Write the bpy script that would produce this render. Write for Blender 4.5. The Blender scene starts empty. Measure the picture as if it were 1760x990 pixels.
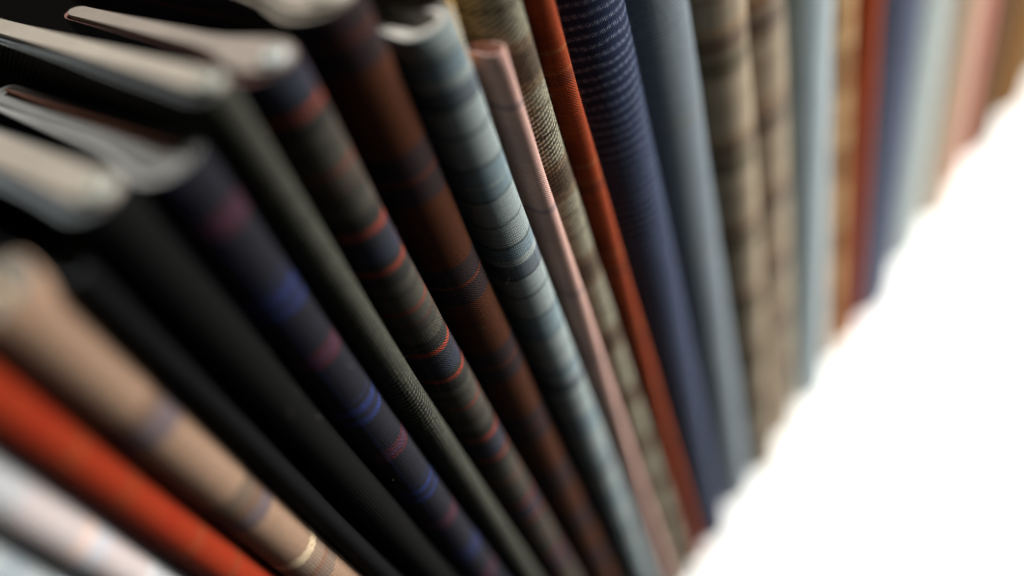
import bpy, math, random
from mathutils import Matrix, Vector, noise

# ------------------------------------------------------------------ camera, world, lamps, exposure
S = bpy.context.scene
COL = S.collection
cam = bpy.data.cameras.new("camera")
cam_o = bpy.data.objects.new("camera", cam)
COL.objects.link(cam_o)
cam.sensor_width = 36.0
cam.lens = 25.57
cam.clip_start = 0.005
cam.clip_end = 50.0
right = Vector((0.648903, -0.706204, -0.283196))
up = Vector((0.666499, 0.348041, 0.659277))
back = Vector((-0.367021, -0.616557, 0.696529))
cam_o.matrix_world = Matrix(((right.x, up.x, back.x, -0.126294),
                             (right.y, up.y, back.y, -0.119533),
                             (right.z, up.z, back.z, 0.401920),
                             (0, 0, 0, 1)))
cam.dof.use_dof = True
cam.dof.focus_distance = 0.184
cam.dof.aperture_fstop = 1.75
cam.dof.aperture_blades = 0
S.camera = cam_o

world = bpy.data.worlds.new("World")
S.world = world
world.use_nodes = True
wb = world.node_tree.nodes["Background"]
wb.inputs[0].default_value = (0.9, 0.95, 1.0, 1)
wb.inputs[1].default_value = 0.016


def area(name, loc, target, size, power, color):
    d = bpy.data.lights.new(name, 'AREA')
    d.shape = 'RECTANGLE'
    d.size, d.size_y = size
    d.energy = power
    d.color = color
    o = bpy.data.objects.new(name, d)
    COL.objects.link(o)
    o.location = loc
    o.rotation_euler = (Vector(target) - Vector(loc)).to_track_quat('-Z', 'Y').to_euler()
    return o


area("window_softbox", (0.49, -0.28, 0.85), (0.02, 0.0, 0.15), (0.34, 0.34), 20.0, (1.0, 0.985, 0.95))

S.view_settings.view_transform = 'Standard'
S.view_settings.look = 'None'
S.view_settings.exposure = 0.0
S.view_settings.gamma = 1.0
S.render.engine = 'CYCLES'
S.cycles.use_denoising = True
S.cycles.max_bounces = 6

rnd = random.Random(7)


# ------------------------------------------------------------------ helpers
def lin(h):
    if isinstance(h, str):
        h = h.lstrip('#')
        c = [int(h[i:i + 2], 16) / 255 for i in (0, 2, 4)]
        return tuple(x / 12.92 if x <= .04045 else ((x + .055) / 1.055) ** 2.4 for x in c) + (1,)
    return h


class NT:
    def __init__(self, name):
        self.m = bpy.data.materials.new(name)
        self.m.use_nodes = True
        self.t = self.m.node_tree
        self.b = self.t.nodes["Principled BSDF"]

    def n(self, typ, **kw):
        x = self.t.nodes.new(typ)
        for k, v in kw.items():
            setattr(x, k, v)
        return x

    def put(self, sock, v):
        if isinstance(v, bpy.types.NodeSocket):
            self.t.links.new(v, sock)
        else:
            sock.default_value = v

    def math(self, op, a, b=0.0, c=0.0):
        x = self.n('ShaderNodeMath', operation=op)
        self.put(x.inputs[0], a)
        self.put(x.inputs[1], b)
        self.put(x.inputs[2], c)
        return x.outputs[0]

    def mix(self, f, a, b, blend='MIX'):
        x = self.n('ShaderNodeMix', data_type='RGBA', blend_type=blend)
        self.put(x.inputs[0], f)
        self.put(x.inputs[6], a)
        self.put(x.inputs[7], b)
        return x.outputs[2]

    def noise(self, vec, scale, detail=2.0, rough=.5):
        x = self.n('ShaderNodeTexNoise')
        self.put(x.inputs['Vector'], vec)
        x.inputs['Scale'].default_value = scale
        x.inputs['Detail'].default_value = detail
        x.inputs['Roughness'].default_value = rough
        return x.outputs['Fac']

    def vec(self, x, y, z=0.0):
        c = self.n('ShaderNodeCombineXYZ')
        self.put(c.inputs[0], x)
        self.put(c.inputs[1], y)
        self.put(c.inputs[2], z)
        return c.outputs[0]

    def ramp(self, f, base, stripes):
        """stripes: (start, end, colour) in 0..1, sorted, not overlapping"""
        r = self.n('ShaderNodeValToRGB')
        r.color_ramp.interpolation = 'CONSTANT'
        e = r.color_ramp.elements
        e.remove(e[1])
        e[0].position = 0
        e[0].color = lin(base)
        for s, t, c in stripes:
            for p, col in ((s, c), (t, base)):
                q = e.new(min(max(p, 0.0), 1.0))
                q.color = lin(col)
        self.put(r.inputs[0], f)
        return r.outputs[0]


def cloth(name, base, pv=40.0, z0=0.0, weft=(), warp_base=None, pu=14.0, warp=(), weave=(0.8, 0.5),
          contrast=.55, warp_mix=.5, bump=.35, sheen=.04, wobble=.35, slub=.25, dash=None):
    """woven cloth. UV is in metres: u along the round of the fold, v up the bolt.
    weft stripes (mm from z0, period pv) ring the bolt; warp stripes run up it; weave = (twill step, rib slope)"""
    k = NT(name)
    uv = k.n('ShaderNodeUVMap')
    sp = k.n('ShaderNodeSeparateXYZ')
    k.put(sp.inputs[0], uv.outputs[0])
    u = k.math('MULTIPLY', sp.outputs[0], 1000.0)
    v = k.math('MULTIPLY', sp.outputs[1], 1000.0)
    uvm = k.vec(u, v)
    wob = k.math('MULTIPLY', k.math('SUBTRACT', k.noise(uvm, .11, 2.0), .5), wobble * 4)
    vv = k.math('ADD', v, wob)
    f = k.math('FRACT', k.math('DIVIDE', k.math('SUBTRACT', vv, z0 - 1000 * pv), pv))
    wst = sorted([(max(a, 0) / pv, min(b, pv) / pv, c) for a, b, c in weft])
    cv = k.ramp(f, base, wst)
    if dash:
        dp, ds, da = dash
        dn = k.math('MULTIPLY', k.noise(uvm, 1.3, 2.0), 1.4)
        dm = k.math('SINE', k.math('MULTIPLY', k.math('ADD', k.math('ADD', k.math('DIVIDE', u, dp), k.math('MULTIPLY', v, ds)), dn), 2 * math.pi))
        dm = k.math('MULTIPLY', k.math('ADD', k.math('MULTIPLY', dm, .5), .5), da)
        cv = k.mix(dm, cv, lin(warp_base or base))
    fu = k.math('FRACT', k.math('DIVIDE', k.math('ADD', u, 1000 * pu + pu / 2), pu))
    cu = k.ramp(fu, warp_base or base, sorted([(a / pu, b / pu, c) for a, b, c in warp]))
    step, slope = weave
    jit = k.math('MULTIPLY', k.noise(uvm, .9, 2.0), .9)
    ph = k.math('ADD', k.math('ADD', k.math('DIVIDE', v, step), k.math('DIVIDE', u, step / slope)), jit)
    rib = k.math('ADD', k.math('MULTIPLY', k.math('SINE', k.math('MULTIPLY', ph, 2 * math.pi)), .5), .5)
    ph2 = k.math('ADD', k.math('DIVIDE', u, step * .85), k.math('MULTIPLY', jit, .7))
    yarn = k.math('ADD', k.math('MULTIPLY', k.math('SINE', k.math('MULTIPLY', ph2, 2 * math.pi)), .5), .5)
    mask = k.math('MULTIPLY', rib, k.math('ADD', k.math('MULTIPLY', yarn, .55), .45))
    wm = k.math('MULTIPLY', k.math('SUBTRACT', 1.0, rib), 2 * warp_mix)
    wmc = k.n('ShaderNodeClamp')
    k.put(wmc.inputs[0], wm)
    col = k.mix(wmc.outputs[0], cv, cu)
    # thread to thread shade, slubs, and broad dye unevenness
    th = k.noise(k.vec(k.math('MULTIPLY', u, .06), k.math('MULTIPLY', v, 1.6)), 1.0, 3.0)
    tv = k.noise(k.vec(k.math('MULTIPLY', u, 1.9), k.math('MULTIPLY', v, .05)), 1.0, 3.0)
    gr = k.noise(uvm, 2.6, 2.0, .6)
    br = k.math('ADD', k.math('MULTIPLY', k.math('SUBTRACT', th, .5), slub * 2), 1.0)
    br = k.math('ADD', br, k.math('MULTIPLY', k.math('SUBTRACT', tv, .5), slub * 1.6))
    br = k.math('ADD', br, k.math('MULTIPLY', k.math('SUBTRACT', gr, .5), slub * 2.4))
    br = k.math('ADD', br, k.math('MULTIPLY', k.math('SUBTRACT', mask, .4), contrast * 1.9))
    br = k.math('ADD', br, k.math('MULTIPLY', k.math('MAXIMUM', k.math('SUBTRACT', k.noise(uvm, 3.4, 1.0), .62), 0.0), slub * 12.0))
    brc = k.n('ShaderNodeClamp')
    k.put(brc.inputs[0], br)
    brc.inputs[1].default_value = .12
    brc.inputs[2].default_value = 2.8
    vm = k.n('ShaderNodeVectorMath', operation='SCALE')
    k.put(vm.inputs[0], col)
    k.put(vm.inputs['Scale'], brc.outputs[0])
    k.put(k.b.inputs['Base Color'], vm.outputs[0])
    k.b.inputs['Roughness'].default_value = .85
    k.b.inputs['Specular IOR Level'].default_value = .1
    k.b.inputs['Diffuse Roughness'].default_value = 1.0
    k.b.inputs['Sheen Weight'].default_value = sheen
    k.b.inputs['Sheen Roughness'].default_value = .45
    bp = k.n('ShaderNodeBump')
    bp.inputs['Strength'].default_value = bump
    bp.inputs['Distance'].default_value = .0003
    k.put(bp.inputs['Height'], k.math('ADD', mask, k.math('MULTIPLY', gr, .5)))
    k.put(k.b.inputs['Normal'], bp.outputs[0])
    return k.m


_plain = {}


def plain(name, hexcol, rough=.8, var=.18, scale=300.0, trans=0.0, spec=.3):
    key = (name, hexcol)
    if key in _plain:
        return _plain[key]
    k = NT(name)
    tc = k.n('ShaderNodeTexCoord')
    f = k.noise(tc.outputs['Object'], scale, 4.0, .6)
    g = k.noise(tc.outputs['Object'], scale * .12, 2.0)
    br = k.math('ADD', k.math('MULTIPLY', k.math('SUBTRACT', f, .5), var * 2), 1.0)
    br = k.math('ADD', br, k.math('MULTIPLY', k.math('SUBTRACT', g, .5), var * 1.5))
    vm = k.n('ShaderNodeVectorMath', operation='SCALE')
    vm.inputs[0].default_value = lin(hexcol)[:3]
    k.put(vm.inputs['Scale'], br)
    k.put(k.b.inputs['Base Color'], vm.outputs[0])
    k.b.inputs['Roughness'].default_value = rough
    k.b.inputs['Specular IOR Level'].default_value = spec
    bp = k.n('ShaderNodeBump')
    bp.inputs['Strength'].default_value = .2
    bp.inputs['Distance'].default_value = .0002
    k.put(bp.inputs['Height'], f)
    k.put(k.b.inputs['Normal'], bp.outputs[0])
    _plain[key] = k.m
    return k.m


def link_mesh(name, verts, faces, mat, parent=None, uvs=None, smooth=True):
    me = bpy.data.meshes.new(name)
    me.from_pydata(verts, [], faces)
    if uvs is not None:
        lay = me.uv_layers.new(name="UVMap")
        for l in me.loops:
            lay.data[l.index].uv = uvs[l.vertex_index]
    if smooth:
        me.polygons.foreach_set("use_smooth", [True] * len(me.polygons))
    me.update()
    me.materials.append(mat)
    o = bpy.data.objects.new(name, me)
    COL.objects.link(o)
    if parent is not None:
        o.parent = parent
    return o


def outline(a, b, depth, off, skew=(1, 1, 1), n=22, ns=10, nb=10):
    """flat bolt seen from above: round nose at y=0, straight sides, round back at y=depth.
    off shrinks it, skew = how much of off is taken on the left, right and front. list of (x, y, arc length from the nose)"""
    oL, oR, oF = off * skew[0], off * skew[1], off * skew[2]
    cx, a2, b2 = (oL - oR) / 2, a - (oL + oR) / 2, b - oF
    bb = min(a, depth - b)
    yb = depth - bb
    b3 = max(bb - off, .0003)
    arc = []
    for i in range(n + 1):
        t = math.pi + math.pi * i / n            # left side round the nose to the right side
        arc.append((cx + a2 * math.cos(t), b + b2 * math.sin(t)))
    rear = []
    for i in range(nb // 2, 0, -1):
        t = math.pi / 2 + math.pi / 2 * (1 - i / (nb // 2 + .5))
        rear.append((cx + a2 * math.cos(t), yb + b3 * math.sin(t)))
    rear = [(x, y) for x, y in rear]
    left = [(cx - a2, b + (yb - b) * (1 - i / ns) ** 1.5) for i in range(ns)]
    lft = rear + left
    rgt = [(2 * cx - x, y) for x, y in reversed(lft)]
    pts = lft + arc + rgt
    L = [0.0]
    for p, q in zip(pts, pts[1:]):
        L.append(L[-1] + math.hypot(q[0] - p[0], q[1] - p[1]))
    mid = L[len(pts) // 2]
    return [(x, y, s - mid) for (x, y), s in zip(pts, L)]


def place(x, z, dims, y=0.0):
    """lean and taper of the bolt: its foot and head sit where they stand in the row"""
    a, at, dx, tp = dims['a'], dims['at'], dims['dx'], dims['taper']
    w = z / HEAD
    q = min(max((y - dims['b'] * .8) / .022, 0.0), 1.0)
    q = q * q * (3 - 2 * q) * tp                  # flat body thinner than the fold
    x = (x - a * .25) * (1 - q) + a * .25 if q else x
    bow = dims['bow'] * (math.sin(z * 9 + dims['bp']) + .4 * math.sin(z * 23 + 2 * dims['bp']))
    return x * (1 + (at / a - 1) * w) + dx * w + bow


def shell(prof, dims, skew=(1, 1, 1), soft=0.0, seed=0.0, rim_wave=0.0):
    """prof: list of (offset, z) rings swept round the outline"""
    a, b, depth, h = dims['a'], dims['b'], dims['depth'], dims['h']
    vs, uvs, fs = [], [], []
    arcs = outline(a, b, depth, 0)
    n = len(arcs)
    for off, z in prof:
        o = outline(a, b, depth, off, skew)
        for (x, y, s), (_, _, s0) in zip(o, arcs):
            d = 0.0
            if soft:
                d = soft * (noise.noise((x * 60 + seed, y * 40, z * 22 + seed)) + .5 * noise.noise((x * 130, y * 90 + seed, z * 55)))
            nx, ny = x / a, min(0.0, (y - b) / b)
            l = math.hypot(nx, ny) or 1
            rw = rim_wave * noise.noise((s0 * 45 + seed * 3, seed, 1.0)) if z > h - .03 else 0.0
            vs.append((place(x + nx / l * d, z, dims, y), y + ny / l * d, z + rw))
            uvs.append((s0, z))
    for j in range(len(prof) - 1):
        for i in range(n):
            i2 = (i + 1) % n
            fs.append((j * n + i, j * n + i2, (j + 1) * n + i2, (j + 1) * n + i))
    return vs, fs, uvs


def solid(vs, fs, n):
    """cap the last ring of a shell with a fan strip between the two sides"""
    base = len(vs) - n
    for i in range(n // 2 - 1):
        fs.append((base + i, base + i + 1, base + n - 2 - i, base + n - 1 - i))
    return vs, fs


# ------------------------------------------------------------------ the surface the bolts stand on
def tabletop():
    k = NT("white_tabletop")
    tc = k.n('ShaderNodeTexCoord')
    f = k.noise(tc.outputs['Object'], 9.0, 4.0)
    col = k.mix(f, (.86, .86, .83, 1), (.9, .9, .875, 1))
    k.put(k.b.inputs['Base Color'], col)
    k.b.inputs['Roughness'].default_value = .6
    def slab(name, x0, x1, top, mat, yb=.239):
        vs = [(x, y, z) for z in (top, top - .03) for x, y in ((x0, -.7), (x1, -.7), (x1, yb), (x0, yb))]
        fs = [(0, 1, 2, 3), (7, 6, 5, 4), (0, 4, 5, 1), (1, 5, 6, 2), (2, 6, 7, 3), (3, 7, 4, 0)]
        link_mesh(name, vs, fs, mat, smooth=False)['kind'] = 'structure'

    slab("tabletop", -.036, 1.6, 0.0, k.m)  # white top stops short out of view, so less light bounces leftward
    slab("added_shelf", -1.2, -.0365, 0.0, plain("added_dark_shelf", '#0e0d0c', .9, .2, 60.0, spec=.02), .239)  # unseen dark board, added to cut floor bounce onto the left bolts

    vs = [(x, y, z) for z in (-.03, .9) for x, y in ((-1.2, .24), (1.6, .24), (1.6, .26), (-1.2, .26))]
    fs = [(0, 1, 5, 4), (1, 2, 6, 5), (2, 3, 7, 6), (3, 0, 4, 7), (4, 5, 6, 7), (3, 2, 1, 0)]
    link_mesh("wall", vs, fs, plain("dark_back_wall", '#0c0b0a', .9, .2, 60.0, spec=.02), smooth=False)['kind'] = 'structure'


tabletop()

GROUP = "bolts of cloth standing in a row"


# ------------------------------------------------------------------ one bolt of cloth
def fibres(root, dims, mat, count, name="nap_fibres", gain=1.0):
    """loose hairs standing off the round of the fold"""
    a, b = dims['a'], dims['b']
    vs, fs, uvs = [], [], []
    for _ in range(count):
        t = math.pi * (1.12 + .83 * rnd.random())
        z = .08 + .26 * rnd.random()
        x, y = a * math.cos(t), b + b * math.sin(t)
        n = Vector((math.cos(t) / a, math.sin(t) / b, 0)).normalized()
        d = (n * (.5 + rnd.random()) + Vector((rnd.gauss(0, .8), rnd.gauss(0, .8), rnd.gauss(0, .8)))).normalized()
        if d.dot(n) < .1:
            d = d + n * .6
        c = Vector((rnd.gauss(0, .6), rnd.gauss(0, .6), rnd.gauss(0, .6)))
        L = (.0005 + .0012 * rnd.random() ** 3) * gain
        r = (.000011 + .000012 * rnd.random()) * gain
        p = Vector((place(x, z, dims), y, z)) - n * .00025
        side = d.cross(n + Vector((.01, .02, .7))).normalized()
        s2 = d.cross(side).normalized()
        base = len(vs)
        for q in range(3):
            w = q / 2
            pt = p + d * (L * w) + c * (L * .35 * w * w)
            rr = r * (1 - .6 * w)
            for k in range(3):
                an = 2.0944 * k
                vs.append(tuple(pt + side * (rr * math.cos(an)) + s2 * (rr * math.sin(an))))
                uvs.append(((t - 1.5 * math.pi) * (a + b) / 2, z))
        for q in range(2):
            for k in range(3):
                k2 = (k + 1) % 3
                fs.append((base + q * 3 + k, base + q * 3 + k2, base + q * 3 + 3 + k2, base + q * 3 + 3 + k))
    link_mesh(name, vs, fs, mat, root, uvs)['kind'] = 'stuff'


def bolt(label, x, h, mat=None, edge='#8d8a84', layers=2, core='board', core_col='#c9bfae', rod_col='#969a92',
         y=0.0, depth=.16, soft=.0003, lay_t=.0008, rod_r=None, core_top=.0006, nose=1.4, skew=(1, 1, 1), yaw=0.0, taper=.12, nap=0):
    xb0, xb1, xt0, xt1 = x
    gap = .0003
    a, at = (xb1 - xb0) / 2 - gap, (xt1 - xt0) / 2 - gap
    b = min(a * nose, .017)
    dims = {'a': a, 'at': at, 'b': b, 'depth': depth, 'h': h, 'dx': (xt0 + xt1 - xb0 - xb1) / 2,
            'taper': taper, 'bow': .00025 + .0002 * rnd.random(), 'bp': rnd.random() * 6}
    root = bpy.data.objects.new("fabric_bolt", None)
    root.empty_display_size = .01
    COL.objects.link(root)
    root.location = ((xb0 + xb1) / 2, y, 0.0)
    root.rotation_euler.z = math.radians(yaw)
    root['label'] = label
    root['category'] = 'fabric bolt'
    root['group'] = GROUP
    seed = rnd.random() * 50
    n = len(outline(a, b, depth, 0))
    # outer turn of cloth, folded over at the rim
    nz = 70
    prof = [(0.0, .0004 + (h - .0004) * i / nz) for i in range(nz)]
    prof += [(.00002, h - .00025), (.00018, h - .00004), (.0004, h)]
    wr = shell(prof, dims, (1, 1, 1), soft, seed, .0005)
    link_mesh("cloth_wrap", wr[0], wr[1], mat, root, wr[2])
    if nap:
        fibres(root, dims, mat, nap)
        fibres(root, dims, plain("pale_lint", '#b5ab98'), nap // 110, "lint", 1.25)
    em = plain("cloth_edge_" + edge.strip('#'), edge, .9, .3, 900.0)
    # cut edge of that outer turn and the turns under it, seen at the top
    vs, fs = [], []
    off = .0004
    for j in range(layers + 1):
        t = lay_t * (.85 + .3 * rnd.random()) * (.5 if j == 0 else 1)
        top = h - (.0 if j == 0 else .0001 + .0003 * rnd.random())
        if min(a, at) - (off + t) * (skew[0] + skew[1]) / 2 < .0004:
            break
        if j == 0:
            pr = [(off, h), (off + t, h - .0001), (off + t, h - .02)]
        else:
            pr = [(off, top - .02), (off, top - .0001), (off + t * .3, top), (off + t * .7, top), (off + t, top - .0001), (off + t, top - .02)]
        w = shell(pr, dims, (1, 1, 1) if j == 0 else skew, soft if j == 0 else 0.0, seed, .0005 if j == 0 else .0004)
        base = len(vs)
        vs += w[0]
        fs += [tuple(i + base for i in f) for f in w[1]]
        off += t + .00003
    link_mesh("cloth_layers", vs, fs, em, root)
    oL, oR, oF = off * skew[0], off * skew[1], off * skew[2]
    ci = max(a - (oL + oR) / 2, .0003)
    cx = (oL - oR) / 2
    zt = h + core_top
    cm = plain("core_board_" + core_col.strip('#'), core_col, .75, .15, 400.0)
    if core == 'board':
        w = shell([(off, .001), (off, zt - .0004), (off + min(.0003, ci * .3), zt)], dims, skew)
        v2, f2 = solid(w[0], w[1], n)
        link_mesh("core_board", v2, f2, cm, root, smooth=False)
    elif core in ('thin', 'hollow'):
        t, y0, y1, top = (.0003, b, depth - .006, zt) if core == 'thin' else (ci * .75, b + .006, depth - .008, h - .004)
        v2 = []
        for z in (.001, top - .0004, top):
            k = .7 if z == top else 1.0
            for px, py in ((-t * k, y1), (-t * k, y0 + .001), (-t * .5 * k, y0), (t * .5 * k, y0), (t * k, y0 + .001), (t * k, y1)):
                v2.append((place(cx + px, z, dims, py), py, z))
        f2 = [(r * 6 + i, r * 6 + (i + 1) % 6, r * 6 + 6 + (i + 1) % 6, r * 6 + 6 + i) for r in (0, 1) for i in range(6)]
        f2 += [tuple(range(12, 18)), (5, 4, 3, 2, 1, 0)]
        link_mesh("core_board", v2, f2, cm, root, smooth=False)
    if rod_r:
        rm = plain("core_rod_" + rod_col.strip('#'), rod_col, .35, .08, 200.0, spec=.5)
        vs, fs = [], []
        m = 20
        zr = zt + .0008
        rod_r = min(rod_r, min(a, at) - (oL + oR) / 2 - .0003)
        cy = oF + rod_r * 1.25 + .0002
        for r, z in ((rod_r, .001), (rod_r, zr - .0006), (rod_r * .9, zr - .0001), (rod_r * .75, zr), (rod_r * .3, zr), (rod_r * .25, zr - .0008)):
            for i in range(m):
                t = 2 * math.pi * i / m
                vs.append((place(cx, z, dims) + r * math.cos(t), cy + r * math.sin(t), z))
        for j in range(5):
            for i in range(m):
                i2 = (i + 1) % m
                fs.append((j * m + i, j * m + i2, (j + 1) * m + i2, (j + 1) * m + i))
        fs.append(tuple(range(5 * m, 6 * m)))
        link_mesh("core_rod", vs, fs, rm, root)
    return root


# edges between neighbouring bolts, in metres along the row: at the foot and at the head
HEAD = .345
FOOT_X = [-.177, -.1666, -.1561, -.1459, -.1334, -.1246, -.1145, -.1016, -.0918, -.0762, -.0592, -.0452, -.0325, -.0172, -.0066,
          .0205, .0477, .0685, .1008, .1328, .1552, .1730, .2226, .2753, .3053, .3433, .4002, .446, .50]
HEAD_X = [-.176, -.1654, -.1548, -.1446, -.1298, -.1230, -.1106, -.0960, -.0868, -.0722, -.0548, -.0408, -.0328, -.0200, -.0108,
          .0176, .0448, .0698, .1017, .1331, .1567, .1750, .2228, .2753, .3068, .345, .4004, .4469, .50]
X = lambda i: (FOOT_X[i], FOOT_X[i + 1], HEAD_X[i], HEAD_X[i + 1])       # bolt number i, 0 = leftmost

# 0, 1 pale bolts at the lower left corner
bolt("pale grey bolt at the lower left corner, left of the pale pink checked one", X(0), .344, depth=.022, mat=cloth("pale_blue_cloth", '#a3a9ab', 30, 288, [(6, 9, '#c9d2d6'), (18, 20, '#6f8494')]), edge='#b9bdbf')
bolt("pale pink bolt with light blue and grey checks, left of the red orange one", X(1), .344, depth=.022, mat=cloth("pale_pink_check_cloth", '#b5aaa8', 44, 296,
           [(0, 4, '#b3b9c2'), (4, 6.5, '#d8b9a6'), (21, 30, '#a3abaf'), (30, 32, '#c9cccd')], slub=.15), edge='#c7c2be')
bolt("red orange bolt beside the tan striped one at the left edge", X(2), .344, depth=.022, mat=cloth("red_orange_cloth", '#84270d', 36, 280, [(0, 1.6, '#7e4121'), (9, 11, '#851c0a'), (22, 23.5, '#763c1d')], slub=.2), edge='#8d3b22')
bolt("tan bolt with navy bands and one cream stripe, with a rolled disc shaped end", X(3), .345, depth=.019, mat=cloth("tan_band_cloth", '#8e735f', 120, 240,
           [(0, 4.5, '#5f5650'), (4.5, 6.5, '#6b4a3c'), (6.5, 11, '#77695d'), (11, 14, '#d0bf9f'), (32, 36.5, '#363e54'),
            (36.5, 38.5, '#4a2f25'), (38.5, 44, '#48433b'), (67, 73, '#3b4258'), (73, 75.5, '#59453a')], slub=.16),
     edge='#7e766b', layers=4, core='none', rod_r=.0016, rod_col='#a58f74')
bolt("plain black bolt with a dark grey top, right of the tan striped one", X(4), .342, yaw=8.5, taper=0.3, mat=cloth("black_cloth", '#080809', weave=(.7, .6), contrast=.5, sheen=.01), edge='#25282a', layers=5, core='none')
bolt("charcoal black bolt with a thick cream core, left of the navy and blue striped one", X(5), .349, nap=2600, yaw=7, taper=0.0, mat=cloth("charcoal_black_cloth", '#080808', weave=(.8, .6), contrast=.7, sheen=.01), edge='#5e6365', layers=1, lay_t=.0011, rod_r=.003, core_col='#968d81', skew=(1.2, .4, .5))
bolt("navy bolt with blue and dark red stripes", X(6), .346, depth=.095, nap=2600, yaw=5.5, taper=0.35, mat=cloth("navy_stripe_cloth", '#1a1a22', 39.4, 252.5,
           [(0, 1.5, '#602127'), (1.5, 3.4, '#583049'), (3.4, 4.9, '#602127'), (17, 18.8, '#293c80'), (18.8, 21, '#20243a'), (21, 23.2, '#293c80'), (25, 26, '#232b52')],
           pu=40, warp=[(0, 13, '#121219'), (16, 17, '#262f55'), (23, 25, '#26262c')], warp_base='#1d1d24', warp_mix=.5, dash=(1.1, .6, .75), weave=(.75, .7), slub=.4),  # first warp band: shade on the fold's left painted into the colour
     edge='#7f7e7b', layers=1, lay_t=.0034, core='thin', core_col='#7a4a35', rod_r=.0024, rod_col='#98948d', skew=(1.3, .6, .3))
bolt("dark olive grey twill bolt with a thick cream core", X(7), .353, nap=2600, yaw=4, taper=0.0, mat=cloth("olive_grey_twill", '#3b3b33', weave=(1.35, -.4), contrast=1.3, slub=.4, bump=.6), edge='#4f5354', layers=1, lay_t=.0009,
     rod_r=.0026, core_col='#9a9185', skew=(1.5, .35, .5))
bolt("grey olive tartan bolt with navy bands edged in bright red", X(8), .350, depth=.105, nap=2600, yaw=2.8, taper=0.58, mat=cloth("red_navy_tartan", '#423f38', 41.2, 216.2,
           [(0, .5, '#4a1e18'), (.5, 1.9, '#98301d'), (1.9, 3.6, '#15171f'), (3.6, 8, '#1a2440'), (8, 11.7, '#161d33'), (11.7, 13.2, '#98301d'), (13.2, 17.2, '#19191c'), (21, 24, '#33312d'), (24, 24.6, '#5a2920'), (28.2, 29.2, '#7e2d1e'), (33, 35, '#312f2c'), (37.6, 41.2, '#191a1e')],
           pu=40, warp=[(0, 12.5, '#101218'), (12.5, 13.3, '#6b2519'), (13.3, 15, '#20232c'), (25, 26, '#6b2519')], warp_base='#403e36', warp_mix=.33,  # leading near-black band is painted shade on the left; the others are tartan
           weave=(.85, .8), slub=.5, contrast=.9, dash=(1.0, .7, .45)),
     edge='#6b4a42', layers=1, core='board', core_col='#857b72', rod_r=.0027, rod_col='#a3a9a5', skew=(1.6, .4, .4))
bolt("rust brown bolt with wide dark slate bands", X(9), .353, nap=2600, yaw=1.2, taper=0.4, mat=cloth("rust_brown_check", '#47210b', 33.6, 239.5,
           [(0, 6.2, '#1f1e26'), (6.2, 7.1, '#5e2c1a'), (7.1, 13.4, '#1f1e26')],
           pu=40, warp=[(0, 13, '#1d1512'), (13, 14, '#43240f'), (14, 15.5, '#221813')], warp_base='#3d200e', warp_mix=.3,  # wide dark band up the left stands for shade, put into the colour
           weave=(.8, .8), slub=.45, contrast=.9, dash=(1.0, .7, .3)), edge='#8a8377', layers=2,
     core_col='#8f867b', rod_r=.0036, rod_col='#9b9588', skew=(1, .5, .5))
bolt("blue grey bolt with thin dark ring stripes and an open hollow end", X(10), .3405, nap=2000, nose=.95, mat=cloth("blue_grey_check", '#8e9897', 53.0, 243.5,
           [(0, .8, '#475052'), (.8, 4.2, '#6d8089'), (4.2, 4.7, '#9aa39f'), (4.7, 9.6, '#6d8089'), (9.6, 10.4, '#4a5254'),
            (19, 19.7, '#4a5355'), (26.0, 27.0, '#373b44'), (27.0, 31.2, '#4e5661'), (31.2, 31.9, '#98a09d'), (32.3, 33.0, '#9aa29e'),
            (33.2, 37.4, '#6f828b'), (37.4, 38.2, '#4a5355'), (45, 45.7, '#59625f')],
           warp=[(2, 4, '#6d7f87'), (9, 9.5, '#5b6464')], warp_base='#85908f', warp_mix=.3, weave=(.7, .05), slub=.26),
     edge='#a39f97', layers=1, lay_t=.002, core='hollow', core_col='#7c5a3c', y=-.004)
bolt("narrow rose pink bolt with thin grey blue stripes, rolled into a small tube", (-.0421, -.0343, -.0384, -.0328), .3265,
     cloth("rose_pink_cloth", '#c8a398', 32.6, 246.7, [(0, .7, '#75747d'), (.7, 1.1, '#a4837f'), (1.1, 1.7, '#75747d')], weave=(.75, .8), slub=.22),
     edge='#ad8d86', layers=0, lay_t=.0009, core='none', depth=.0115, nose=1.0, y=-.003)
bolt("olive and brown plaid bolt between the pink tube and a thin orange bolt", X(12), .352, nose=1.0, nap=2600, mat=cloth("olive_brown_plaid", '#837e6c', 35.0, 240.5,
           [(0, 3, '#6b5a46'), (3, 10.5, '#4c3d30'), (10.5, 13, '#6b5a46'), (21.5, 22.2, '#43392f'), (29, 30, '#6a5f4d')],
           warp=[(4, 7, '#5f5040')], warp_base='#807a68', warp_mix=.2, weave=(1.3, -.35), contrast=1.2, slub=.3), edge='#8d8779')
bolt("thin orange red bolt with fine tan stripes, left of the navy rippled one", X(13), .352, nap=2600, mat=cloth("orange_red_cloth", '#8e3813', 36.0, 278,
           [(0, 1.0, '#9c5f36'), (27, 30, '#6d2f19'), (30.5, 31.2, '#8f4f2a')], weave=(.8, .8), slub=.5, contrast=.9), edge='#8d4a32')
bolt("navy seersucker bolt with fine pale ripples", X(14), .354, nap=2600, y=-0.001, mat=cloth("navy_seersucker", '#1a2442', 3.0, 0, [(.6, .95, '#3f4b64'), (.95, 1.8, '#6b7689'), (1.8, 2.15, '#3f4b64')], weave=(.8, -.9), contrast=1.1, wobble=.5, slub=.7,
           dash=(2.1, .13, .7), warp=[(3, 6, '#1c2c50')], warp_base='#1a2442', warp_mix=.3), edge='#3d4258', layers=3)
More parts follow.
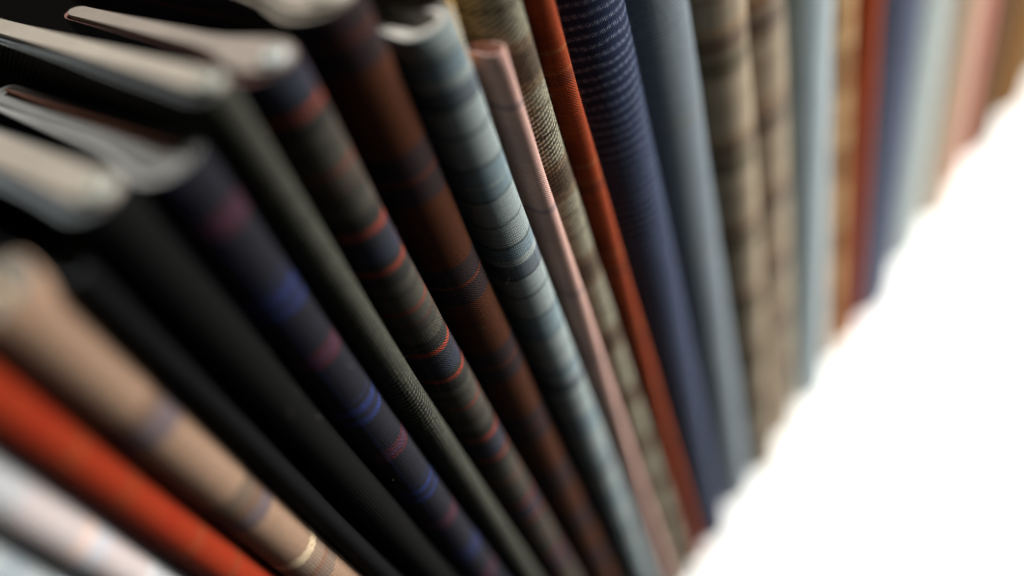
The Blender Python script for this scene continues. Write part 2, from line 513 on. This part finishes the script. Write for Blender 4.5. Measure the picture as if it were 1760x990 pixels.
bolt("plain slate blue grey bolt right of the navy rippled one", X(15), .354, nose=.9, y=0.001, mat=cloth("slate_grey_cloth", '#77828a', 60.0, 320, [(0, .5, '#8c7a5c'), (3, 3.4, '#8c7a5c')], weave=(1.2, .05), contrast=.5, slub=.3,
           warp=[(0, 12, '#56616a')], warp_base='#7f898e', warp_mix=.4, pu=40), edge='#8c8f92')  # darker left band, paler base: shade and highlight painted into plain cloth
bolt("tan and brown plaid bolt with greenish bands, left of a wider plaid one", X(16), .354, nose=.95, y=-0.0015, mat=cloth("tan_brown_plaid", '#a4957e', 41.0, 221,
           [(0, 2, '#85765f'), (2, 8, '#585139'), (8, 10, '#85765f'), (10, 15, '#5e4534'), (15, 17.5, '#8d7860'), (17.5, 18.6, '#b48b62'), (27, 29, '#8f806a'), (31, 33, '#8d7d66')],
           pu=30, warp=[(0, 10, '#7c6c5b'), (12, 13, '#94846f'), (20, 22, '#9b8b76')], warp_base='#bdaf99', warp_mix=.36, wobble=.6), edge='#958b7c')
bolt("wide tan and brown plaid bolt left of a pale blue one", X(17), .354, nose=.8, y=0.002, mat=cloth("wide_tan_plaid", '#9d8e77', 41.0, 217,
           [(0, 4, '#7d6b58'), (4, 10, '#4f3c2f'), (10, 12, '#7d6b58'), (13, 16, '#76553f'), (16, 17.4, '#ad875f'), (26, 28, '#8d7c65'), (31, 34, '#84735c')],
           pu=34, warp=[(0, 13, '#6c5b4d'), (15, 16, '#8c7c69'), (24, 26, '#a5967f')], warp_base='#beb19e', warp_mix=.36, wobble=.6), edge='#958b7c')
bolt("plain pale blue bolt left of the gold tan one", X(18), .354, nose=.8, y=0.0, mat=cloth("pale_blue_grey_cloth", '#a9b8bd', 60, 0, pu=40, warp=[(0, 14, '#8ea1a7')], warp_base='#bcc4c7', warp_mix=.5), edge='#a8aeb0')  # left darker, right paler: fall of light painted into the plain colour
bolt("gold tan plaid bolt with orange blotches, left of a thin red one", X(19), .354, y=0.003, mat=cloth("gold_tan_plaid", '#cda676', 52, 195, [(0, 22, '#94663c'), (34, 38, '#a9784a')], warp_mix=.3), edge='#a38a66')
bolt("thin brick red bolt right of the gold tan one", X(20), .354, y=0.001, mat= cloth("brick_red_cloth", '#a3481f', 60, 0), edge='#8c4a36')
bolt("navy slate bolt right of the brick red one", X(21), .354, y=-0.002, mat=cloth("navy_slate_cloth", '#565e74', 60, 0, pu=70, warp=[(45, 70, '#76878a')], warp_base='#565e74', warp_mix=.5), edge='#5f6577')
bolt("pale silver grey bolt left of the beige one near the far end", X(22), .354, y=0.002, mat= cloth("silver_grey_cloth", '#b0b9b6', 60, 0), edge='#a8aeaa')
bolt("beige bolt near the far end of the row", X(23), .354, y=-0.001, mat= cloth("beige_cloth", '#c9b098', 60, 0), edge='#b0a48f')
bolt("salmon pink bolt near the far end of the row", X(24), .354, y=0.003, mat= cloth("salmon_cloth", '#c48377', 60, 0), edge='#a67a6c')
bolt("dark brown bolt near the far end of the row", X(25), .354, y=0.0, mat= cloth("dark_brown_cloth", '#664729', 60, 0), edge='#6b5640')
bolt("golden brown bolt at the far right end of the row", X(26), .354, y=-0.003, mat= cloth("golden_brown_cloth", '#875d22', 60, 0), edge='#7d6440')
bolt("grey green bolt last in the row at the right edge", X(27), .354, cloth("grey_green_cloth", '#6f7566', 60, 0), edge='#7b8074')


# yellow card standing between the blue grey and the pink bolt
def card():
    t = .0014
    y1, z0, z1 = .13, .0005, .372
    vs, fs = [], []
    n = 14
    for j in range(n + 1):
        z = z0 + (z1 - z0) * j / n
        x = -.0444 + .0046 * z / HEAD
        y0 = .0215 - .0205 * z / z1               # the card leans forward at the top
        for dx, y in ((-t / 2, y0 + .0003), (-t / 2 + .0003, y0), (t / 2 - .0003, y0), (t / 2, y0 + .0003), (t / 2, y1), (-t / 2, y1)):
            vs.append((x + dx, y, z))
    for j in range(n):
        for i in range(6):
            fs.append((j * 6 + i, j * 6 + (i + 1) % 6, j * 6 + 6 + (i + 1) % 6, j * 6 + 6 + i))
    fs.append(tuple(range(n * 6, n * 6 + 6)))
    fs.append(tuple(reversed(range(6))))
    o = link_mesh("card_sheet", vs, fs, plain("yellow_card", '#c39c5c', .7, .15, 400.0), smooth=False)
    o['label'] = "thin yellow card standing upright between the blue grey and pink bolts"
    o['category'] = 'card'


card()
